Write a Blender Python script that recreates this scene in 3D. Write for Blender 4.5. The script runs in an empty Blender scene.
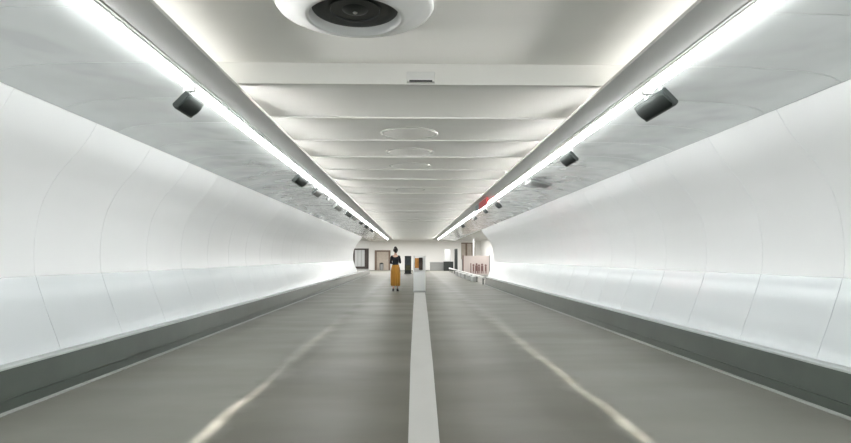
import bpy, bmesh, math, random
from mathutils import Vector, Matrix
random.seed(4)
PI = math.pi
scene = bpy.context.scene
C = bpy.data.collections.new('tunnel'); scene.collection.children.link(C)

# ------------------------------------------------------------------ camera
H = 1.3                      # eye height
CX = -0.075                  # camera sits a little left of the tunnel axis
cam_d = bpy.data.cameras.new('camera'); cam = bpy.data.objects.new('camera', cam_d); C.objects.link(cam)
cam_d.sensor_width = 36; cam_d.lens = 24.0; cam_d.clip_start = .05; cam_d.clip_end = 300
cam.location = (CX, 0, H)
cam.rotation_euler = (math.radians(90 + 3.69), 0, math.radians(-1.36))
scene.camera = cam

# ------------------------------------------------------------------ helpers
def hexc(r, g, b): return (r, g, b, 1)
def mat(name, col, rough=.6, metal=0.0, spec=.5, noise=0.0, nscale=(3, 3, 3), bump=0.0, bscale=20.0, col2=None, detail=4, coat=0.0):
    m = bpy.data.materials.new(name); m.use_nodes = True
    nt = m.node_tree; b = nt.nodes['Principled BSDF']
    b.inputs['Base Color'].default_value = (*col, 1); b.inputs['Roughness'].default_value = rough
    b.inputs['Metallic'].default_value = metal; b.inputs['Specular IOR Level'].default_value = spec
    b.inputs['Coat Weight'].default_value = coat
    tc = nt.nodes.new('ShaderNodeTexCoord')
    if noise or col2:
        mp = nt.nodes.new('ShaderNodeMapping'); mp.inputs['Scale'].default_value = nscale
        nz = nt.nodes.new('ShaderNodeTexNoise'); nz.inputs['Scale'].default_value = 1.0; nz.inputs['Detail'].default_value = detail
        nt.links.new(tc.outputs['Object'], mp.inputs['Vector']); nt.links.new(mp.outputs[0], nz.inputs['Vector'])
        r = nt.nodes.new('ShaderNodeValToRGB')
        c2 = col2 if col2 else tuple(c * (1 - noise) for c in col)
        r.color_ramp.elements[0].position = .35; r.color_ramp.elements[0].color = (*c2, 1)
        r.color_ramp.elements[1].position = .65; r.color_ramp.elements[1].color = (*col, 1)
        nt.links.new(nz.outputs['Fac'], r.inputs['Fac']); nt.links.new(r.outputs['Color'], b.inputs['Base Color'])
    if bump:
        mp = nt.nodes.new('ShaderNodeMapping')
        mp.inputs['Scale'].default_value = bscale if isinstance(bscale, tuple) else (bscale,) * 3
        nz = nt.nodes.new('ShaderNodeTexNoise'); nz.inputs['Scale'].default_value = 1.0; nz.inputs['Detail'].default_value = 2
        nt.links.new(tc.outputs['Object'], mp.inputs['Vector']); nt.links.new(mp.outputs[0], nz.inputs['Vector'])
        bp = nt.nodes.new('ShaderNodeBump'); bp.inputs['Strength'].default_value = bump; bp.inputs['Distance'].default_value = .05
        nt.links.new(nz.outputs['Fac'], bp.inputs['Height']); nt.links.new(bp.outputs[0], b.inputs['Normal'])
    return m
def emit(name, col, strength):
    m = bpy.data.materials.new(name); m.use_nodes = True; nt = m.node_tree
    b = nt.nodes['Principled BSDF']; b.inputs['Base Color'].default_value = (.9, .9, .9, 1)
    b.inputs['Emission Color'].default_value = (*col, 1); b.inputs['Emission Strength'].default_value = strength
    return m

def obj(name, bm, m, parent=None, smooth=None, loc=None):
    me = bpy.data.meshes.new(name); bm.normal_update(); bm.to_mesh(me); bm.free()
    if m: me.materials.append(m)
    if smooth is not None:
        me.polygons.foreach_set('use_smooth', [True] * len(me.polygons)); me.update()
        me.set_sharp_from_angle(angle=math.radians(smooth))
    o = bpy.data.objects.new(name, me); C.objects.link(o)
    if parent: o.parent = parent
    if loc: o.location = loc
    return o
def thing(name, label, cat, loc=(0, 0, 0), rotz=0, group=None):
    o = bpy.data.objects.new(name, None); C.objects.link(o); o.empty_display_size = .1
    o.location = loc; o.rotation_euler = (0, 0, rotz); return tag(o, label, cat, group)
def tag(o, label, cat, group=None):
    o['label'] = label; o['category'] = cat
    if group: o['group'] = group
    return o
def struct(o, label, cat):
    o['kind'] = 'structure'; o['label'] = label; o['category'] = cat; return o
def box(bm, x0, x1, y0, y1, z0, z1, bev=0.0):
    t = bmesh.new()
    bmesh.ops.create_cube(t, size=1)
    for v in t.verts:
        v.co = Vector(((x0 + x1) / 2 + v.co.x * (x1 - x0), (y0 + y1) / 2 + v.co.y * (y1 - y0), (z0 + z1) / 2 + v.co.z * (z1 - z0)))
    if bev: bmesh.ops.bevel(t, geom=t.edges[:], offset=bev, segments=2, affect='EDGES', profile=.6)
    merge(bm, t); return bm
def merge(bm, t):
    me = bpy.data.meshes.new('tmp'); t.to_mesh(me); t.free(); bm.from_mesh(me); bpy.data.meshes.remove(me)
def bx(*a, bev=0.0): return box(bmesh.new(), *a, bev=bev)
def lathe(bm, prof, n=48, cx=0, cy=0, closed=False):
    rings = []
    for r, z in prof:
        rings.append([bm.verts.new((cx + r * math.cos(2 * PI * i / n), cy + r * math.sin(2 * PI * i / n), z)) for i in range(n)])
    for a, b in zip(rings, rings[1:] + ([rings[0]] if closed else [])):
        for i in range(n): bm.faces.new((a[i], a[(i + 1) % n], b[(i + 1) % n], b[i]))
    if not closed:
        if prof[0][0] > 1e-4: bm.faces.new(rings[0][::-1])
        if prof[-1][0] > 1e-4: bm.faces.new(rings[-1])
    bmesh.ops.remove_doubles(bm, verts=bm.verts[:], dist=1e-5)
    bmesh.ops.recalc_face_normals(bm, faces=bm.faces[:])
    return bm
def tube(bm, p0, p1, r, n=12):
    p0 = Vector(p0); p1 = Vector(p1); d = (p1 - p0).normalized()
    u = d.orthogonal().normalized(); v = d.cross(u)
    a = [bm.verts.new(p0 + r * (math.cos(2 * PI * i / n) * u + math.sin(2 * PI * i / n) * v)) for i in range(n)]
    b = [bm.verts.new(p1 + r * (math.cos(2 * PI * i / n) * u + math.sin(2 * PI * i / n) * v)) for i in range(n)]
    for i in range(n): bm.faces.new((a[i], a[(i + 1) % n], b[(i + 1) % n], b[i]))
    bm.faces.new(a[::-1]); bm.faces.new(b); return bm
def prism_y(prof, ys, s=1):
    """closed (x, z) outline extruded along y; s mirrors x"""
    bm = bmesh.new()
    rows = [[bm.verts.new((s * x, y, z)) for x, z in prof] for y in ys]
    n = len(prof)
    for a, b in zip(rows, rows[1:]):
        for i in range(n): bm.faces.new((a[i], a[(i + 1) % n], b[(i + 1) % n], b[i]))
    bm.faces.new(rows[0][::-1]); bm.faces.new(rows[-1])
    bmesh.ops.recalc_face_normals(bm, faces=bm.faces[:]); return bm

def panelled(prof, y0, y1, seams, s, thick=.08, gw=.007, gd=.0035):
    """a thick shell: an open (x, z) profile along y, with a narrow groove at every seam. prof runs bottom to top; s mirrors x"""
    # outward normals of the profile
    nrm = []
    for i in range(len(prof)):
        a = prof[max(i - 1, 0)]; b = prof[min(i + 1, len(prof) - 1)]
        t = Vector((b[0] - a[0], b[1] - a[1])).normalized(); nrm.append(Vector((t.y, -t.x)))
    rows = [(y0, 0)]
    for q in sorted(seams):
        if y0 + .05 < q < y1 - .05:
            rows += [(q - gw / 2, 0), (q - gw / 2 + .001, gd), (q + gw / 2 - .001, gd), (q + gw / 2, 0)]
    rows.append((y1, 0))
    bm = bmesh.new(); vr = []
    for y, d in rows:
        vr.append([bm.verts.new((s * (p[0] + n.x * d), y, p[1] + n.y * d)) for p, n in zip(prof, nrm)])
    out = [[bm.verts.new((s * (p[0] + n.x * thick), y, p[1] + n.y * thick)) for p, n in zip(prof, nrm)] for y in (y0, y1)]
    m = len(prof)
    for a, b in zip(vr, vr[1:]):
        for i in range(m - 1): bm.faces.new((a[i], a[i + 1], b[i + 1], b[i]))
    for i in range(m - 1):
        bm.faces.new((out[0][i], out[1][i], out[1][i + 1], out[0][i + 1]))
        bm.faces.new((vr[0][i], out[0][i], out[0][i + 1], vr[0][i + 1]))
        bm.faces.new((vr[-1][i], vr[-1][i + 1], out[1][i + 1], out[1][i]))
    bm.faces.new([r[0] for r in vr][::1] + [out[1][0], out[0][0]])
    bm.faces.new([r[-1] for r in vr][::-1] + [out[0][-1], out[1][-1]])
    bmesh.ops.recalc_face_normals(bm, faces=bm.faces[:])
    return bm

# ------------------------------------------------------------------ materials
M = {}
M['wall'] = mat('white_wall_panel', (.79, .80, .805), .28, spec=.5, noise=.015, nscale=(.5, 1.2, .5), bump=.012, bscale=(.8, 1.6, .8))
M['lower'] = mat('cool_satin_panel', (.60, .635, .65), .26, metal=.3, spec=.5, noise=.02, nscale=(.5, 1.5, .5), bump=.02, bscale=(1, 2.2, 1))
M['soffit'] = mat('glossy_soffit_panel', (.74, .77, .765), .17, metal=.3, spec=.6, bump=.18, bscale=(1.1, .9, 1.1))
nt = M['soffit'].node_tree; b_ = nt.nodes['Principled BSDF']; b_.inputs['Coat Weight'].default_value = .55; b_.inputs['Coat Roughness'].default_value = .10
tc_ = nt.nodes.new('ShaderNodeTexCoord'); mp_ = nt.nodes.new('ShaderNodeMapping'); mp_.inputs['Scale'].default_value = (1.3, .9, 1.3)
nz_ = nt.nodes.new('ShaderNodeTexNoise'); nz_.inputs['Scale'].default_value = 1; nz_.inputs['Detail'].default_value = 1.5
bp_ = nt.nodes.new('ShaderNodeBump'); bp_.inputs['Strength'].default_value = 1; bp_.inputs['Distance'].default_value = .24
nt.links.new(tc_.outputs['Object'], mp_.inputs[0]); nt.links.new(mp_.outputs[0], nz_.inputs[0]); nt.links.new(nz_.outputs['Fac'], bp_.inputs['Height']); nt.links.new(bp_.outputs[0], b_.inputs['Coat Normal'])
M['side'] = mat('grey_side_panel', (.56, .56, .545), .5)
M['ceil'] = mat('matte_ceiling_paint', (.92, .915, .89), .7, spec=.3, noise=.02, nscale=(.4, 3, .4))
M['chan'] = mat('white_lamp_channel', (.80, .80, .79), .4)
M['alu'] = mat('brushed_aluminium', (.62, .63, .62), .35, metal=.6)
M['kerb'] = mat('green_grey_kerb', (.058, .074, .062), .36, spec=.5, coat=.7, noise=.22, nscale=(3, 2.2, 2))
M['lip'] = mat('pale_kerb_capping', (.42, .45, .44), .4)
M['toe'] = mat('pale_toe_strip', (.30, .31, .295), .5)
M['stripe'] = mat('pale_stripe_paint', (.41, .41, .39), .5, noise=.06, nscale=(3, 1.2, 3))
M['white'] = mat('white_coat', (.82, .82, .81), .45)
M['whiteg'] = mat('white_gloss', (.80, .81, .81), .25)
M['hall'] = mat('white_plaster', (.86, .855, .84), .8, noise=.02, nscale=(.3, .3, .3))
M['black'] = mat('charcoal_grille', (.016, .021, .019), .8, spec=.25, bump=.05, bscale=(200, 200, 200))
M['casing'] = mat('charcoal_casing', (.016, .02, .019), .35)
M['pitch'] = mat('black_inside', (.008, .010, .010), .3)
M['greyc'] = mat('grey_casing', (.20, .205, .20), .45)
M['lgrey'] = mat('pale_grey_casing', (.42, .43, .425), .45)
M['red'] = mat('red_enamel', (.50, .012, .016), .5)
M['teal'] = mat('dark_teal_enamel', (.06, .13, .15), .4)
M['pink'] = mat('dusty_pink_board', (.56, .49, .465), .7, noise=.05, nscale=(2, 2, 2))
M['beige'] = mat('beige_board', (.48, .42, .36), .7, noise=.12, nscale=(4, 4, 4))
M['brown'] = mat('brown_wood', (.20, .145, .11), .55, noise=.2, nscale=(2, 2, 12))
M['dbrown'] = mat('dark_brown_frame', (.055, .042, .038), .5)
M['maroon'] = mat('dull_maroon_paint', (.16, .085, .08), .5)
M['orange'] = mat('orange_print', (.62, .27, .05), .6, noise=.3, nscale=(6, 6, 9))
M['dprint'] = mat('dark_print', (.05, .03, .025), .6, noise=.3, nscale=(8, 8, 8))
M['slate'] = mat('slate_print', (.07, .085, .095), .5, noise=.35, nscale=(5, 5, 3))
M['olive'] = mat('olive_print', (.10, .10, .05), .6, noise=.4, nscale=(9, 9, 9))
M['screen'] = mat('pale_screen', (.55, .56, .57), .3)
M['bglass'] = mat('pale_frosted_glass', (.66, .68, .68), .2, spec=.6)
M['skin'] = mat('skin', (.58, .36, .27), .5)
M['hair'] = mat('dark_hair', (.018, .013, .011), .45, noise=.4, nscale=(40, 40, 6))
M['top'] = mat('black_knit', (.012, .013, .018), .85, bump=.15, bscale=(60, 60, 60))
M['must'] = mat('mustard_cloth', (.50, .235, .035), .85, noise=.18, nscale=(9, 9, 1.5), bump=.1, bscale=(80, 80, 80))
M['shoe'] = mat('dark_leather', (.03, .028, .028), .4)
M['lampL'] = emit('lamp_diffuser', (.985, 1.0, .99), 19.5)
M['coveL'] = emit('cove_diffuser', (1.0, .99, .96), 2.2)

# polished concrete: darker along the middle, lighter towards the sides, cross-wise trowel bands
def floor_mat():
    m = bpy.data.materials.new('polished_concrete'); m.use_nodes = True; nt = m.node_tree; b = nt.nodes['Principled BSDF']
    N = lambda t: nt.nodes.new(t); L = nt.links.new
    tc = N('ShaderNodeTexCoord')
    def noise(sc, det, lo, hi):
        mp = N('ShaderNodeMapping'); mp.inputs['Scale'].default_value = sc
        nz = N('ShaderNodeTexNoise'); nz.inputs['Scale'].default_value = 1; nz.inputs['Detail'].default_value = det
        mr = N('ShaderNodeMapRange'); mr.inputs[1].default_value = .3; mr.inputs[2].default_value = .7
        mr.inputs[3].default_value = lo; mr.inputs[4].default_value = hi
        L(tc.outputs['Object'], mp.inputs['Vector']); L(mp.outputs[0], nz.inputs['Vector']); L(nz.outputs['Fac'], mr.inputs[0]); return mr.outputs[0]
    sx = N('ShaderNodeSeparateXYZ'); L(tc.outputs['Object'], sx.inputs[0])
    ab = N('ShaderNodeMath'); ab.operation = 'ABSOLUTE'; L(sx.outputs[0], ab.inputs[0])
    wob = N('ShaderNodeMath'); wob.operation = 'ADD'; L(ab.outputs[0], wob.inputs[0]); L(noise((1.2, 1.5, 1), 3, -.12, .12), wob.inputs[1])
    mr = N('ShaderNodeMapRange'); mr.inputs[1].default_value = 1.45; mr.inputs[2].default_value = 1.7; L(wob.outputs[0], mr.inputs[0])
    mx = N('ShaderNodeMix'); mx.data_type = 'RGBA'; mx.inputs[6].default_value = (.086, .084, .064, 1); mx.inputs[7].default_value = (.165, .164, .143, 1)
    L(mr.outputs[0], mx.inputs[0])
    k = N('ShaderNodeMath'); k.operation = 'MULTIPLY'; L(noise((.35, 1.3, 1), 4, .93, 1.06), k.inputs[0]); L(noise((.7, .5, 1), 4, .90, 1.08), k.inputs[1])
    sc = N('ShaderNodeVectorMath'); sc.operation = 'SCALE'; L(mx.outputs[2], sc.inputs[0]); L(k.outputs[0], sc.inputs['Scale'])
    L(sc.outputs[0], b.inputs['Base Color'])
    L(noise((.5, 1.2, 1), 4, .40, .50), b.inputs['Roughness'])
    b.inputs['Specular IOR Level'].default_value = .16
    return m
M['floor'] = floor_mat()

# ------------------------------------------------------------------ tunnel shell
Y0, YE = -7.0, 46.0                   # the tunnel runs from behind the camera to its far mouth
YL, YR = 37.0, 27.6                   # where the curved walls stop on each side
YB = 62.0                             # back wall of the hall beyond
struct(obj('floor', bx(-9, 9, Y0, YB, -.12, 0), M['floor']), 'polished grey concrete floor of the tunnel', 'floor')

def wall_x(z):                        # curved side wall, z above the floor
    return 2.2 + math.sqrt(max(1.7 ** 2 - (z - 1.4) ** 2, 0))
def curve(pts, n):                    # Catmull-Rom through (x, z) points
    q = [pts[0]] + list(pts) + [pts[-1]]; out = []
    for i in range(1, len(q) - 2):
        for k in range(n):
            t = k / n; a, b, c, d = q[i - 1], q[i], q[i + 1], q[i + 2]
            out.append(tuple(.5 * (2 * b[m] + (c[m] - a[m]) * t + (2 * a[m] - 5 * b[m] + 4 * c[m] - d[m]) * t * t + (3 * b[m] - a[m] - 3 * c[m] + d[m]) * t ** 3) for m in (0, 1)))
    return out + [pts[-1]]
up = curve([(wall_x(z), z) for z in (1.12, 1.26, 1.4, 1.55, 1.7, 1.84)] + [(3.785, 1.98), (3.705, 2.13), (3.59, 2.28), (3.48, 2.41), (3.39, 2.545), (3.318, 2.68)], 4)
lo = curve([(3.592, .385), (3.66, .56), (3.73, .73), (3.7935, .90), (3.8315, 1.0), (3.8515, 1.06), (3.871, 1.118)], 4)
for side, s, ye, ph in (('left', -1, YL, 5.84), ('right', 1, YR, 5.13)):
    seams = [ph + 1.22 * k for k in range(-11, 34)]
    w = struct(obj('wall_' + side, panelled(up, Y0, ye, seams, s), M['wall'], smooth=20), 'curved white panelled wall on the %s side of the tunnel' % side, 'wall')
    obj('lower_panel', panelled(lo, Y0, ye, seams, s), M['lower'], w, smooth=20)
    # kerb
    b = struct(obj('baseboard_' + side, prism_y([(3.475, 0), (3.47, .105), (3.478, .108), (3.478, .114), (3.472, .118), (3.495, .36), (3.66, .36), (3.66, 0)], (Y0, 46.0 if s < 0 else YR), s), M['kerb']), 'dark green grey kerb along the foot of the %s wall' % side, 'kerb')
    obj('capping', prism_y([(3.488, .36), (3.488, .376), (3.495, .382), (3.66, .382), (3.66, .36)], (Y0, 46.0 if s < 0 else YR), s), M['lip'], b)
    obj('toe_strip', prism_y([(3.435, 0), (3.435, .014), (3.44, .018), (3.472, .018), (3.472, 0)], (Y0, 46.0 if s < 0 else YR), s), M['toe'], b)
    # glossy soffit between wall and lamps
    ps = [(2.045, 2.796), (2.2, 2.800), (2.4, 2.799), (2.6, 2.795), (2.8, 2.787), (3.0, 2.770), (3.15, 2.750), (3.25, 2.722), (3.318, 2.683)]
    ps = ps[::-1]
    o = obj('trim_1' if s < 0 else 'trim_2', panelled(ps, Y0, YE, [3.35 + .97 * k for k in range(-10, 44)], s, gw=.008, gd=.004), M['soffit'], smooth=30)
    struct(o, 'glossy grey soffit sweeping from the %s lamps to the wall' % side, 'soffit')
    # flat side panel with thin rails, then lamp channel
    o = obj('trim_3' if s < 0 else 'trim_4', prism_y([(1.575, 2.765), (1.575, 2.785), (1.585, 2.80), (1.915, 2.80), (1.915, 2.775), (1.91, 2.768), (1.895, 2.768), (1.89, 2.775), (1.88, 2.775), (1.875, 2.766), (1.86, 2.766), (1.855, 2.773), (1.845, 2.773), (1.84, 2.765)], (Y0, YE), s), M['side'])
    struct(o, 'flat grey panel beside the %s row of lamps' % side, 'ceiling panel')
    o = obj('trim_5' if s < 0 else 'trim_6', prism_y([(1.915, 2.778), (1.915, 2.83), (2.045, 2.83), (2.045, 2.798), (2.036, 2.798), (2.036, 2.815), (1.924, 2.815), (1.924, 2.778)], (Y0, YE), s), M['chan'])
    struct(o, 'white channel holding the %s row of strip lamps' % side, 'lamp channel')
    # indirect lamp lying in the cove above the side panel
    o = obj('cove_light', prism_y([(1.76, 2.801), (1.76, 2.819), (1.80, 2.819), (1.80, 2.801)], (Y0, YE), s), M['coveL'])
    tag(o, 'hidden cove light glowing above the edge of the %s ceiling panel' % side, 'cove light')

# central ceiling: a raised bay near the camera, a downstand face, then shallow steps bay after bay
YS = 4.93
def ceil_bm():
    pts = [(Y0, 3.02), (YS, 3.02), (YS, 2.832)]
    y = YS; ys = [6.16, 7.35, 8.6]; k = 0
    while ys[-1] + 1.22 < YE: ys.append(ys[-1] + 1.22)
    for q in ys:
        pts += [(q, 2.850 if k % 2 == 0 else 2.844), (q, 2.832)]; k += 1
    pts += [(YE, 2.86)]
    bm = bmesh.new()
    A = [bm.verts.new((-1.84, y, z)) for y, z in pts] + [bm.verts.new((-1.84, YE, 3.1)), bm.verts.new((-1.84, Y0, 3.1))]
    B = [bm.verts.new((1.84, v.co.y, v.co.z)) for v in A]
    n = len(A)
    for i in range(n): bm.faces.new((A[i], A[(i + 1) % n], B[(i + 1) % n], B[i]))
    bm.faces.new(A[::-1]); bm.faces.new(B)
    bmesh.ops.recalc_face_normals(bm, faces=bm.faces[:]); return bm
struct(obj('ceiling', ceil_bm(), M['ceil']), 'pale grey tunnel ceiling stepping down bay after bay', 'ceiling')
for s in (-1, 1):                     # closes the cove
    o = obj('trim_7' if s < 0 else 'trim_8', bx(min(s * 1.842, s * 1.875), max(s * 1.842, s * 1.875), Y0, YE, 2.802, 3.1), M['ceil'])
    struct(o, 'upstand closing the %s cove' % ('left' if s < 0 else 'right'), 'upstand')
struct(obj('wall_rear', bx(-4, 4, Y0 - .1, Y0, 0, 3.1), M['hall']), 'plain white wall behind the camera', 'wall')

# ------------------------------------------------------------------ hall beyond the tunnel
def wallbox(name, label, *a, m='hall'): return struct(obj(name, bx(*a), M[m]), label, 'wall')
wallbox('wall_back', 'bright white wall at the far end', -9, 9, YB, YB + .15, 0, 3.3)
wallbox('wall_end', 'white wall return at the end of the left kerb', -9, -3.60, 46.5, 46.65, 0, 3.3)
wallbox('wall_outer_left', 'white outer wall of the left recess', -9.15, -9, 36.9, YB, 0, 3.3)
wallbox('wall_outer_right', 'white outer wall of the right recess', 7.4, 7.55, 27.5, YB, 0, 3.3)
wallbox('wall_recess_left', 'white wall closing the left recess', -9, -3.98, 36.85, 36.98, 0, 3.3)
wallbox('wall_recess_right', 'white wall closing the right recess', 3.98, 7.4, 27.45, 27.58, 0, 3.3)
struct(obj('ceiling', bx(-9, 9, YE + .02, YB, 3.2, 3.32), M['hall']), 'white ceiling of the far hall', 'ceiling')
struct(obj('ceiling', bx(-9, -3.47, 36.85, YE, 2.76, 2.88), M['hall']), 'white ceiling of the left recess', 'ceiling')
struct(obj('ceiling', bx(3.47, 7.5, 27.45, YE, 2.76, 2.88), M['hall']), 'white ceiling of the right recess', 'ceiling')
wallbox('wall_lintel', 'white lintel over the far mouth of the tunnel', -9, 9, YE, YE + .02, 2.9, 3.3)

# ------------------------------------------------------------------ strip lamps
def copy_tree(o, parent=None):
    c = o.copy(); C.objects.link(c)
    if parent: c.parent = parent
    for ch in list(o.children): copy_tree(ch, c)
    return c
def lamp_proto():
    t = thing('strip_light', '', 'ceiling light')
    obj('housing', prism_y([(-.05, .030), (-.05, .052), (.05, .052), (.05, .030)], (-.984, .984)), M['chan'], t)
    bm = prism_y([(-.03, .030)] + [(.03 * -math.cos(PI * i / 8), .030 - .060 * math.sin(PI * i / 8)) for i in range(1, 8)] + [(.03, .030)], (-.95, .95))
    obj('diffuser', bm, M['lampL'], t, smooth=40)
    for e in (-1, 1): obj('end_cap', bx(-.036, .036, e * .966 - .017, e * .966 + .017, -.034, .030, bev=.008), M['chan'], t)
    return t
lp = lamp_proto(); first = True
ys = [5.83 + 1.97 * k for k in range(-6, 21)]
for side, s in (('left', -1), ('right', 1)):
    for y in ys:
        if y > YE - 1: continue
        o = lp if first else copy_tree(lp); first = False
        o.location = (s * 1.978, y, 2.762)
        o['group'] = 'strip lights in the %s row' % side
        o['label'] = 'slim white strip light in the long glowing row along the %s side of the ceiling' % side
        if 5.7 < y < 6: o['label'] = 'glowing white strip light just above the large dark loudspeaker on the %s' % side

# added narrow lights, with no fittings, drawing the thin bright floor line each side
def added_streak_light(x, y0, y1, watts, w):
    l = bpy.data.lights.new('added_streak_light', 'AREA'); l.shape = 'RECTANGLE'; l.size = w; l.size_y = y1 - y0
    l.energy = watts * (y1 - y0); l.color = (1, .93, .89); l.spread = math.radians(3.4)
    o = bpy.data.objects.new('added_streak_light', l); C.objects.link(o); o.location = (x, (y0 + y1) / 2, 2.70)
for x, tab in ((-1.60, [.2, .42, .5, .42, .22, .07, .03, .06, .12, .16, .14, .10, .06, .04]), (1.60, [.3, .44, .40, .30, .24, .30, .24, .18, .20, .16, .10, .09, .06, .05])):
    for k, e in enumerate(tab):
        jit = .02 * math.sin(k * 2.3 + x)
        added_streak_light(x + jit, 2.4 + .72 * k, 3.2 + .72 * k, e, .035 + .012 * math.sin(k * 1.7))

# unseen fill lights added in the coves, aimed across the dim ceiling
def ceiling_fill(s, y0, y1, z, tilt, spread, watts):
    l = bpy.data.lights.new('ceiling_fill', 'AREA'); l.shape = 'RECTANGLE'; l.size = y1 - y0; l.size_y = .03
    l.energy = watts; l.color = (1, .985, .955); l.spread = math.radians(spread)
    o = bpy.data.objects.new('ceiling_fill', l); C.objects.link(o)
    d = Vector((-s * math.cos(math.radians(tilt)), 0, math.sin(math.radians(tilt))))
    yv = Vector((0, 1, 0)); zv = -d; xv = yv; y3 = zv.cross(xv)
    o.matrix_world = Matrix(((xv.x, y3.x, zv.x, s * 1.79), (xv.y, y3.y, zv.y, (y0 + y1) / 2), (xv.z, y3.z, zv.z, z), (0, 0, 0, 1)))
for s in (-1, 1):
    ceiling_fill(s, -6.5, 4.85, 2.85, 6, 12, 4.5)
    ceiling_fill(s, 5.0, 45.5, 2.818, .9, 5, 90)

# first an unseen fill added behind the camera to brighten the ceiling step
# then the unseen lamps of the hall and recesses
def area(x, y, z, sx, sy, w, rot=(0, 0, 0), col=(1, .985, .96)):
    l = bpy.data.lights.new('unseen_light', 'AREA'); l.shape = 'RECTANGLE'; l.size = sx; l.size_y = sy; l.energy = w; l.color = col
    o = bpy.data.objects.new('unseen_light', l); C.objects.link(o); o.location = (x, y, z); o.rotation_euler = rot
area(0, -6.9, 1.4, 5, 2.2, 90, (math.radians(90), 0, PI), (.96, .99, 1))
area(0, 54, 3.15, 12, 10, 800)
area(-6, 42, 2.72, 3, 6, 130)
area(5.6, 36, 2.72, 2.4, 14, 200)

# ------------------------------------------------------------------ ceiling fittings
def ring_vent():
    t = thing('ceiling_vent', 'large round white air vent with a dark mouth in the nearest ceiling bay', 'air vent', (-.455, 3.68, 3.02))
    R = .525
    bm = lathe(bmesh.new(), [(R, 0), (R, -.045), (R - .012, -.062), (R - .03, -.068), (R - .15, -.105), (.335, -.128), (.318, -.135), (.305, -.132), (.296, -.120), (.29, -.085), (.27, -.05), (.27, 0)], 96, closed=True)
    obj('ring', bm, M['whiteg'], t, smooth=40)
    bm = lathe(bmesh.new(), [(.288, -.075), (.27, -.03), (.20, -.01), (0, -.006)], 64)
    obj('mouth', bm, M['pitch'], t, smooth=50)
    for r, z in ((.225, -.075), (.165, -.085)):
        bm = lathe(bmesh.new(), [(r, z), (r + .012, z), (r - .02, z + .055), (r - .032, z + .055)], 64, closed=True)
        obj('louvre_ring', bm, M['casing'], t, smooth=50)
    bm = lathe(bmesh.new(), [(0, -.095), (.05, -.092), (.085, -.078), (.095, -.06), (.09, -.01), (0, -.008)], 48)
    h = obj('hub', bm, M['casing'], t, smooth=50)
    bm = lathe(bmesh.new(), [(0, -.101), (.012, -.10), (.016, -.095), (.016, -.085), (0, -.085)], 16)
    obj('screw_cap', bm, M['alu'], h, smooth=50)
    for a in range(4):
        c, s_ = math.cos(a * PI / 2 + .5), math.sin(a * PI / 2 + .5)
        obj('spoke', tube(bmesh.new(), (.08 * c, .08 * s_, -.05), (.28 * c, .28 * s_, -.06), .008), M['casing'], t)
ring_vent()

def disc(y, D, label, z, tilt=.58, x=-.11):
    t = thing('round_ceiling_panel', label, 'round ceiling panel', (x, y, z), 0, 'round panels down the middle of the ceiling')
    t.rotation_euler = (math.radians(tilt), 0, 0)
    R = D / 2
    obj('rim', lathe(bmesh.new(), [(R, .03), (R, .003), (R - .03, .0), (R - .031, .03)], 64, closed=True), M['side'], t, smooth=40)
    obj('cover', lathe(bmesh.new(), [(0, -.001), (R - .07, -.001), (R - .037, .001), (R - .037, .03), (0, .03)], 64), M['ceil'], t, smooth=40)
disc(6.95, .72, 'pale round panel set flush in the ceiling, largest in the middle row', 2.8355)
disc(8.21, .70, 'faint round ceiling panel, second in the middle row', 2.8399, .83)
disc(9.43, .70, 'faint round ceiling panel, third in the middle row', 2.8355)
disc(12.72, .66, 'faint round ceiling panel, smallest and farthest in the middle row', 2.8345, .83)

t = thing('ceiling_sensor', 'small white sensor box with a dark slot on the ceiling step', 'sensor', (.0, YS - .001, 2.885))
obj('casing', bx(-.125, .125, -.05, 0, -.046, .05, bev=.01), M['white'], t)
obj('slot', bx(-.10, .10, -.054, -.045, -.044, -.030), M['casing'], t)

# loudspeakers: wedge bodies with a rounded grille facing down into the tunnel, hung under the soffit
def speaker(s, y0, y1, label, small=1.0, case='casing', face='black', name='loudspeaker', cat='loudspeaker', x=None, z=2.728, group=None):
    L = y1 - y0
    if x is None: x = 2.025 if s < 0 else 2.06
    t = thing(name, label, cat, (s * x, y0, z), 0, group)
    k = small
    # cross-section relative to the inner top edge of the grille
    body = [(a * k, b * k) for a, b in ((-.008, .004), (.028, .040), (.148, -.088), (.116, -.130))]
    bm = prism_y(body, (0, L), s)
    bmesh.ops.bevel(bm, geom=bm.edges[:], offset=.008 * k, segments=2, affect='EDGES')
    obj('body', bm, M[case], t, smooth=40)
    # bulging grille on the slanted face
    p0 = Vector((-.004, -.004)) * k; p1 = Vector((.112, -.120)) * k; d = p1 - p0; n = Vector((-.707, -.707)) * k
    g = [p0 + d * u + n * (.015 * math.sin(PI * u) ** .6) for u in [i / 10 for i in range(11)]]
    rows = []; bm = bmesh.new(); ny = 14
    for j in range(ny + 1):
        v = j / ny; e = min(v, 1 - v) * L; f = min(1, e / (.045 * k)); f = math.sin(f * PI / 2)
        mid = (p0 + p1) / 2; row = []
        for q in g:
            base = mid + (q - mid) * (.72 + .28 * f)
            row.append(bm.verts.new((s * base.x, .006 + v * (L - .012), base.y)))
        rows.append(row)
    for a, b in zip(rows, rows[1:]):
        for i in range(len(g) - 1): bm.faces.new((a[i], a[i + 1], b[i + 1], b[i]))
    for a in (rows[0], rows[-1]): bm.faces.new(a)
    for i in range(ny):
        pass
    bm.faces.new([r[0] for r in rows] + [r[-1] for r in rows[::-1]])
    bmesh.ops.recalc_face_normals(bm, faces=bm.faces[:])
    obj('grille', bm, M[face], t, smooth=50)
    for yy in (L * .25, L * .75): obj('bracket', bx(min(s * .05, s * .08), max(s * .05, s * .08), yy - .012, yy + .012, -.02, 2.802 - z), M['white'], t)
    return t
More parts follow.
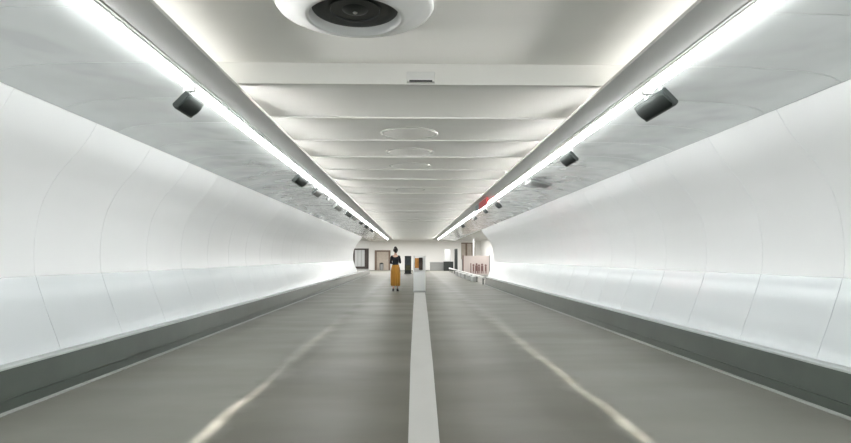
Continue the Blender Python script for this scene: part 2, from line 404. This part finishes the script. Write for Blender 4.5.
G = 'fittings hung along the soffits'
speaker(-1, 4.92, 5.28, 'large dark loudspeaker under the left soffit, nearest on that side')
speaker(1, 4.72, 5.33, 'largest dark loudspeaker with rounded grille, under the right soffit')
speaker(1, 7.58, 8.12, 'second dark loudspeaker under the right soffit', .9)
speaker(-1, 9.8, 10.6, 'second dark loudspeaker under the left soffit', .95)
speaker(-1, 11.7, 12.4, 'grey-fronted dark loudspeaker, third under the left soffit', .9, face='greyc')
speaker(-1, 14.9, 16.1, 'pale grey casing, fourth and longest box under the left soffit', .95, case='greyc', face='greyc')
speaker(-1, 17.5, 18.7, 'fifth box under the left soffit, dark and just beyond the pale grey one', .9)
speaker(-1, 19.2, 20.3, 'sixth box under the left soffit, grey and close behind a dark one', .8, face='greyc')
speaker(-1, 22.0, 22.9, 'small dark seventh box under the left soffit', .8)
speaker(-1, 24.5, 25.6, 'tiny dark eighth box under the left soffit', .9)
speaker(-1, 27.8, 29.2, 'tiny dark box farthest down the left soffit', .9)
speaker(1, 14.6, 15.0, 'small black loudspeaker on the right, just beyond the red sign', 1.0, x=2.12)
speaker(1, 16.6, 17.0, 'little dark box under the right soffit, behind the small black loudspeaker', .8)
speaker(1, 19.4, 20.1, 'tiny grey-fronted box under the right soffit beyond the red sign', .8, face='greyc')
speaker(1, 24, 24.9, 'tiny dark box farthest down the right soffit', .9)

def plate(y, label):
    t = thing('soffit_vent', label, 'air vent', (2.19, y, 2.795))
    bm = bmesh.new(); a = math.radians(10)
    box(bm, 0, .42, 0, .55, -.035, 0, bev=.008)
    o = obj('cover', bm, M['greyc'], t); o.rotation_euler = (0, a, 0)
    bm = bmesh.new()
    for k in range(7): box(bm, .03 + k * .055, .06 + k * .055, .03, .52, -.039, -.034)
    s_ = obj('slat', bm, M['greyc'], o)
plate(10.7, 'flat grey slatted vent under the right soffit')

def spot(s, y, label):
    t = thing('spotlight', label, 'spotlight', (s * 2.12, y, 2.80))
    obj('bracket', tube(bmesh.new(), (0, 0, 0), (0, 0, -.05), .008), M['casing'], t)
    obj('head', lathe(bmesh.new(), [(0, -.045), (.025, -.048), (.03, -.06), (.03, -.10), (.025, -.105), (0, -.103)], 20), M['casing'], t, smooth=40)
spot(-1, 13.7, 'little black spotlight between two boxes under the left soffit')

# red hanging sign under the right row of lamps
t = thing('hanging_sign', 'red sign board hanging under the right row of strip lights', 'sign', (1.70, 13.3, 2.765))
b = obj('board', bx(-.02, .02, 0, 1.5, -.20, -.02, bev=.006), M['red'], t)
obj('end_panel', bx(-.022, .022, 1.5, 2.3, -.19, -.03, bev=.006), M['teal'], t)
for y in (.2, 1.3, 2.1): obj('hanger', bx(-.006, .006, y - .012, y + .012, -.03, .003), M['alu'], t)

# ------------------------------------------------------------------ floor stripe
sp = [(-2, -.10, .105), (4, -.10, .12), (7.2, -.092, .186), (12, -.06, .27), (21.6, .01, .42)]
bm = bmesh.new(); T = [[bm.verts.new((x, y, z)) for x, z in ((a, .001), (a, .003), (b, .003), (b, .001))] for y, a, b in sp]
for p, q in zip(T, T[1:]):
    for i in range(4): bm.faces.new((p[i], p[(i + 1) % 4], q[(i + 1) % 4], q[i]))
bm.faces.new(T[0][::-1]); bm.faces.new(T[-1]); bmesh.ops.recalc_face_normals(bm, faces=bm.faces[:])
tag(obj('floor_stripe', bm, M['stripe']), 'long pale stripe down the middle of the grey floor', 'floor stripe')

# ------------------------------------------------------------------ far objects
# white pillar with a picture, at the end of the stripe
t = thing('display_pillar', 'white pillar standing at the far end of the floor stripe', 'display pillar', (.205, 21.75, 0))
obj('plinth', bx(-.24, .24, -.01, .30, 0, .06, bev=.01), M['lgrey'], t)
obj('casing', bx(-.225, .225, 0, .28, .06, 1.38, bev=.015), M['whiteg'], t)
obj('edge_strip', bx(.205, .24, -.012, .0, .06, 1.38, bev=.004), M['white'], t)
obj('back_board', bx(-.20, .20, -.006, 0, .80, 1.36, bev=.002), M['white'], t)
pic = obj('picture', bx(-.17, -.02, -.012, -.006, .92, 1.30, bev=.002), M['orange'], t); pic['label'] = 'orange picture'
bm = bmesh.new(); box(bm, -.02, .13, -.014, -.006, .85, 1.32, bev=.03)
pic = obj('picture', bm, M['dprint'], t); pic['label'] = 'dark brown picture'

t = thing('display_totem', 'dark upright display totem standing between the person and the white pillar', 'totem', (-.41, 47.6, 0))
obj('foot', bx(-.32, .32, -.14, .14, 0, .05, bev=.01), M['casing'], t)
obj('panel', bx(-.27, .27, -.05, .05, .05, 1.48, bev=.02), M['casing'], t)
obj('print', bx(-.23, .23, -.058, -.05, .72, 1.42), M['slate'], t)
obj('print', bx(-.19, .19, -.058, -.05, .30, .70), M['olive'], t)

# dark framed window at the end of the left kerb, brown door on the back wall
w = obj('window_1', bx(-4.86, -3.63, 46.46, 46.5, .50, 2.02), M['bglass'])
struct(w, 'dark framed window at the end of the left kerb', 'window')
bm = bmesh.new()
box(bm, -4.90, -4.74, 46.38, 46.5, .44, 2.08); box(bm, -3.93, -3.61, 46.38, 46.5, .44, 2.08)
box(bm, -4.74, -3.93, 46.38, 46.5, 1.96, 2.08); box(bm, -4.74, -3.93, 46.38, 46.5, .44, .62)
obj('frame', bm, M['dbrown'], w)
bm = bmesh.new()
for x in (-4.48, -4.20): box(bm, x - .025, x + .025, 46.40, 46.46, .62, 1.96)
obj('mullion', bm, M['lgrey'], w)

d = obj('door_1', bx(-3.90, -2.62, YB - .05, YB, 0, 2.0), M['beige'])
struct(d, 'beige door with a brown frame on the far wall', 'door')
bm = bmesh.new()
box(bm, -4.12, -3.90, YB - .12, YB, 0, 2.15); box(bm, -2.62, -2.42, YB - .12, YB, 0, 2.15); box(bm, -3.90, -2.62, YB - .12, YB, 1.98, 2.15)
obj('frame', bm, M['brown'], d)
obj('handle', tube(bmesh.new(), (-2.78, YB - .10, .98), (-2.78, YB - .10, 1.18), .02), M['alu'], d)
t = thing('waste_bin', 'dark grey bin in front of the brown framed door', 'bin', (-3.35, 61.2, 0))
obj('body', lathe(bmesh.new(), [(0, .0), (.19, 0), (.22, .62), (.2, .66), (0, .66)], 24), M['greyc'], t, smooth=40)
obj('lid', lathe(bmesh.new(), [(.225, .66), (.225, .70), (.12, .80), (0, .82)], 24), M['casing'], t, smooth=40)

# long low white bench rail continuing the right kerb
t = thing('bench', 'long low white bench running on from the end of the right kerb', 'bench', (3.46, YR + .1, 0))
obj('seat', bx(-.06, .06, 0, 26, .30, .385, bev=.008), M['white'], t)
for k in range(10):
    obj('leg', bx(-.04, .04, .5 + 2.75 * k, .58 + 2.75 * k, 0, .302, bev=.004), M['greyc'], t)
for k, (y0, y1) in enumerate(((31.2, 32.6), (33.8, 35.4), (36.7, 38.5), (39.6, 41.6), (42.4, 44.4))):
    t = thing('storage_box', 'white storage box under the long bench, ' + ('nearest of five', 'second nearest of five', 'third of the five from the near end', 'fourth of the five from the near end', 'farthest of five')[k], 'box', (3.46, y0, 0), 0, 'boxes under the bench')
    obj('body', bx(-.18, .05, 0, y1 - y0, .0, .25, bev=.01), M['lgrey'], t)
    obj('lid', bx(-.19, .06, -.01, y1 - y0 + .01, .25, .285, bev=.008), M['white'], t)

# pink exhibition board with dark figures, on posts behind the bench
t = thing('exhibition_board', 'dusty pink board with dark figures behind the white bench', 'display board', (4.52, 40.6, 0))
obj('board', bx(-.95, .92, 0, .06, .12, 1.47, bev=.008), M['pink'], t)
for x in (-.97, .92): obj('post', bx(x, x + .07, -.02, .08, 0, 1.50, bev=.01), M['maroon'] if x < 0 else M['greyc'], t)
obj('post', bx(-.42, -.36, -.03, 0, .1, .95, bev=.005), M['maroon'], t)
def figure(x, h, w):
    bm = bmesh.new()
    box(bm, x - w / 2, x + w / 2, -.008, 0, .30, .30 + h * .7, bev=.003)
    lathe(bm, [(.0, 0), (w * .42, 0), (w * .42, .008), (0, .008)], 18)
    for v in bm.verts[-40:]:
        pass
    return bm
def head_disc(x, z, r):
    bm = lathe(bmesh.new(), [(0, 0), (r, 0), (r, .008), (0, .008)], 20)
    bmesh.ops.rotate(bm, verts=bm.verts[:], cent=(0, 0, 0), matrix=Matrix.Rotation(PI / 2, 3, 'X'))
    bmesh.ops.translate(bm, verts=bm.verts[:], vec=(x, 0, z)); return bm
for i, (x, h, w) in enumerate(((-.20, .42, .10), (.02, .48, .20), (.20, .40, .13), (.42, .46, .18), (.68, .40, .12))):
    bm = head_disc(x, .38 + h, .075)
    box(bm, x - w / 2, x + w / 2, -.008, 0, .36, .30 + h, bev=.003)
    box(bm, x - w / 2, x - w / 6, -.008, 0, .20, .37); box(bm, x + w / 6, x + w / 2, -.008, 0, .20, .37)
    obj('printed_figure', bm, M['maroon'], t)

t = thing('poster_panel', 'beige and brown panel mounted high behind the pink board', 'panel', (4.50, 45.6, 0))
obj('panel', bx(-.62, .52, 0, .06, 1.2, 2.52, bev=.006), M['beige'], t)
obj('stripe', bx(.22, .50, -.01, 0, 1.24, 2.48), M['brown'], t); obj('stripe', bx(-.28, -.14, -.01, 0, 1.24, 2.48), M['brown'], t)
obj('header', bx(-.62, .52, -.015, 0, 2.46, 2.54), M['brown'], t)
for x in (-.56, .40): obj('post', bx(x, x + .06, .01, .06, 0, 1.22), M['greyc'], t)

t = thing('white_column', 'slim white column rising behind the pink board', 'column', (4.42, 41.4, 0))
obj('shaft', bx(-.06, .06, -.06, .06, .06, 2.72, bev=.01), M['whiteg'], t)
obj('base', bx(-.09, .09, -.09, .09, 0, .06, bev=.01), M['white'], t)
obj('cap', bx(-.09, .09, -.09, .09, 2.70, 2.76, bev=.01), M['white'], t)

t = thing('display_screen', 'pale display screen on a dark stand far down the right side', 'screen', (3.65, 58, 0))
obj('screen', bx(-.38, .18, 0, .08, 1.0, 2.16, bev=.01), M['screen'], t)
obj('bezel', bx(-.42, .22, .02, .10, .96, 2.20, bev=.01), M['lgrey'], t)
obj('stand', bx(-.50, .50, -.02, .4, .0, .95, bev=.02), M['casing'], t)
t = thing('dark_cabinet', 'tall narrow dark cabinet beside the pale screen', 'cabinet', (4.35, 57, 0))
obj('body', bx(-.16, .16, 0, .4, .05, 2.25, bev=.01), M['greyc'], t)
obj('door', bx(-.14, .14, -.02, 0, .1, 2.2, bev=.005), M['casing'], t)
obj('plinth', bx(-.15, .15, .02, .38, 0, .05), M['casing'], t)
t = thing('grey_counter', 'low grey counter at the far end of the white bench', 'counter', (2.5, 59, 0))
obj('body', bx(-.7, .7, 0, .6, 0, .85, bev=.01), M['greyc'], t)
obj('top', bx(-.75, .75, -.05, .65, .85, .90, bev=.01), M['lgrey'], t)

# ------------------------------------------------------------------ person
def skin_mesh(name, pts, edges, m, parent, root=0, sub=2, extra=None):
    me = bpy.data.meshes.new(name + '_rig'); me.from_pydata([p[:3] for p in pts], edges, [])
    o = bpy.data.objects.new(name + '_rig', me); C.objects.link(o)
    md = o.modifiers.new('skin', 'SKIN'); sk = me.skin_vertices[0].data
    for i, p in enumerate(pts):
        r = p[3]; sk[i].radius = r if isinstance(r, tuple) else (r, r); sk[i].use_root = (i == root)
    sb = o.modifiers.new('sub', 'SUBSURF'); sb.levels = sub; sb.render_levels = sub
    dg = bpy.context.evaluated_depsgraph_get(); dg.update()
    ev = o.evaluated_get(dg); m2 = bpy.data.meshes.new_from_object(ev, depsgraph=dg)
    bpy.data.objects.remove(o); bpy.data.meshes.remove(me)
    bm = bmesh.new(); bm.from_mesh(m2); bpy.data.meshes.remove(m2)
    if extra: extra(bm)
    return obj(name, bm, m, parent, smooth=80)
def blob(bm, c, r, n=16):
    t = bmesh.new(); bmesh.ops.create_uvsphere(t, u_segments=n, v_segments=max(8, n // 2), radius=1)
    for v in t.verts: v.co = Vector((c[0] + v.co.x * r[0], c[1] + v.co.y * r[1], c[2] + v.co.z * r[2]))
    merge(bm, t)

pt = thing('person', 'person seen from behind in a black top and long mustard skirt', 'person', (-.725, 22.45, 0), math.radians(-6))
P = []; E = []
def v(x, y, z, r): P.append((x, y, z, r)); return len(P) - 1
def chain(*ids):
    for a, b in zip(ids, ids[1:]): E.append((a, b))
pel = v(0, 0, .95, (.135, .10)); belly = v(0, .005, 1.08, (.115, .085)); chest = v(0, .0, 1.24, (.135, .095)); upc = v(0, -.01, 1.36, (.10, .07))
nk = v(0, .0, 1.44, (.050, .052)); nk2 = v(0, .015, 1.50, (.048, .050)); hd = v(0, .03, 1.57, (.070, .082)); hd2 = v(0, .025, 1.65, (.074, .088)); hd3 = v(0, .02, 1.705, (.05, .06))
chain(pel, belly, chest, upc, nk, nk2, hd, hd2, hd3)
for s in (-1, 1):
    hip = v(s * .085, 0, .88, (.085, .085)); kn = v(s * .08, .015, .50, (.055, .055)); calf = v(s * .08, -.015, .36, (.052, .05)); an = v(s * .08, -.01, .095, (.034, .036)); toe = v(s * .095, .10, .045, (.036, .028)); heel = None
    chain(pel, hip, kn, calf, an, toe)
    sh = v(s * .140, -.01, 1.36, (.055, .055)); el = v(s * .190, -.03, 1.11, (.040, .040))
    if s > 0:   # right forearm raised in front
        wr = v(.13, .19, 1.17, (.026, .024)); pm = v(.09, .245, 1.19, (.034, .020)); root2 = (.065, .275, 1.20)
        dirv = Vector((-.45, .75, .25))
    else:
        wr = v(-.12, .17, 1.09, (.026, .024)); pm = v(-.07, .22, 1.11, (.034, .020)); root2 = (-.05, .25, 1.12)
        dirv = Vector((.55, .65, .35))
    chain(upc, sh, el, wr, pm)
    dirv.normalize(); up_ = Vector((0, 0, 1)); sd = dirv.cross(up_).normalized(); base = Vector(P[pm][:3])
    for i, ln in enumerate((.068, .078, .072, .058)):
        o_ = base + up_ * (.027 - .018 * i) + dirv * .03
        a = v(*(o_ + dirv * .012), .0095); b = v(*(o_ + dirv * (.012 + ln * .5) - sd * s * .008), .0085); c = v(*(o_ + dirv * ln * .8 - sd * s * .030), .0075)
        chain(pm, a, b, c)
    a = v(*(base + up_ * .030 - dirv * .012 - sd * s * .012), .011); b = v(*(base + up_ * .052 + dirv * .02 - sd * s * .022), .009); chain(pm, a, b)
def face(bm):
    blob(bm, (0, .118, 1.575), (.013, .018, .026), 12)          # nose
    for s in (-1, 1):
        blob(bm, (s * .079, .03, 1.585), (.010, .020, .030), 12)  # ears
        blob(bm, (s * .030, .100, 1.60), (.014, .010, .009), 12)  # eyes
    blob(bm, (0, .108, 1.530), (.024, .010, .008), 12)          # lips
body = skin_mesh('body', P, E, M['skin'], pt, 0, 2, face)
# hair: cap with a loose knot
bm = bmesh.new(); t2 = bmesh.new(); bmesh.ops.create_uvsphere(t2, u_segments=32, v_segments=20, radius=1)
for q in t2.verts:
    x, y, z = q.co
    k = 1 + .03 * math.sin(9 * x + 5 * z)
    q.co = Vector((x * .096 * k, .008 + (y * .108 if y < 0 else y * .088), 1.625 + z * (.098 if z > 0 else .105)))
bmesh.ops.delete(t2, geom=[q for q in t2.verts if q.co.y > .075 and q.co.z < 1.66], context='VERTS')
merge(bm, t2); blob(bm, (0, -.045, 1.715), (.058, .055, .045), 20); blob(bm, (.03, -.08, 1.54), (.045, .035, .05), 16)
hair = obj('hair', bm, M['hair'], pt, smooth=80)
# black top with sleeves
P2 = []; E2 = []
def v2(x, y, z, r): P2.append((x, y, z, r)); return len(P2) - 1
a = v2(0, 0, .94, (.150, .115)); b = v2(0, .004, 1.08, (.130, .100)); c = v2(0, 0, 1.24, (.150, .112)); d_ = v2(0, -.01, 1.355, (.120, .088)); e = v2(0, -.004, 1.425, (.072, .068))
E2 += [(a, b), (b, c), (c, d_), (d_, e)]
for s in (-1, 1):
    sh = v2(s * .142, -.01, 1.355, (.060, .060)); mi = v2(s * .172, -.02, 1.24, (.052, .052)); el = v2(s * .190, -.03, 1.11, (.050, .050)); w_ = v2(*( (.145, .155, 1.158) if s > 0 else (-.135, .14, 1.092)), (.036, .034))
    E2 += [(d_, sh), (sh, mi), (mi, el), (el, w_)]
skin_mesh('black_top', P2, E2, M['top'], pt, 0, 2)
# mustard skirt with soft folds
bm = bmesh.new(); n = 72; rings = []
for z, rx, ry, f in ((1.01, .140, .108, 0), (.99, .145, .112, 0), (.93, .165, .130, .003), (.84, .180, .148, .006), (.70, .186, .155, .009), (.52, .183, .155, .012), (.34, .176, .150, .015), (.22, .170, .148, .017), (.215, .160, .138, .017), (.30, .160, .138, .015)):
    rings.append([bm.verts.new(((rx + f * math.sin(11 * 2 * PI * i / n + 1)) * math.cos(2 * PI * i / n), (ry + f * math.sin(11 * 2 * PI * i / n + 1)) * math.sin(2 * PI * i / n), z)) for i in range(n)])
for p, q in zip(rings, rings[1:]):
    for i in range(n): bm.faces.new((p[i], p[(i + 1) % n], q[(i + 1) % n], q[i]))
bmesh.ops.recalc_face_normals(bm, faces=bm.faces[:])
obj('skirt', bm, M['must'], pt, smooth=80)
obj('waistband', lathe(bmesh.new(), [(.146, 1.0), (.150, 1.02), (.146, 1.035), (.14, 1.02)], 40, closed=True), M['must'], pt, smooth=60).scale = (1, .78, 1)
for s in (-1, 1):
    bm = bmesh.new()
    box(bm, s * .088 - .042, s * .088 + .042, -.055, .15, 0, .018, bev=.008)
    blob(bm, (s * .092, .085, .04), (.042, .075, .038), 20); blob(bm, (s * .082, -.012, .065), (.040, .046, .062), 20)
    obj('shoe', bm, M['shoe'], pt, smooth=60)

# ------------------------------------------------------------------ world and view
w = bpy.data.worlds.new('world'); scene.world = w; w.use_nodes = True
w.node_tree.nodes['Background'].inputs[0].default_value = (.8, .85, .9, 1); w.node_tree.nodes['Background'].inputs[1].default_value = .02
scene.view_settings.view_transform = 'Standard'; scene.view_settings.look = 'None'
scene.view_settings.gamma = 1; scene.view_settings.use_curve_mapping = False
scene.view_settings.exposure = 1.04
scene.cycles.use_denoising = True
scene.cycles.max_bounces = 10; scene.cycles.diffuse_bounces = 7; scene.cycles.glossy_bounces = 4
scene.cycles.sample_clamp_indirect = 4
scene.cycles.caustics_reflective = False
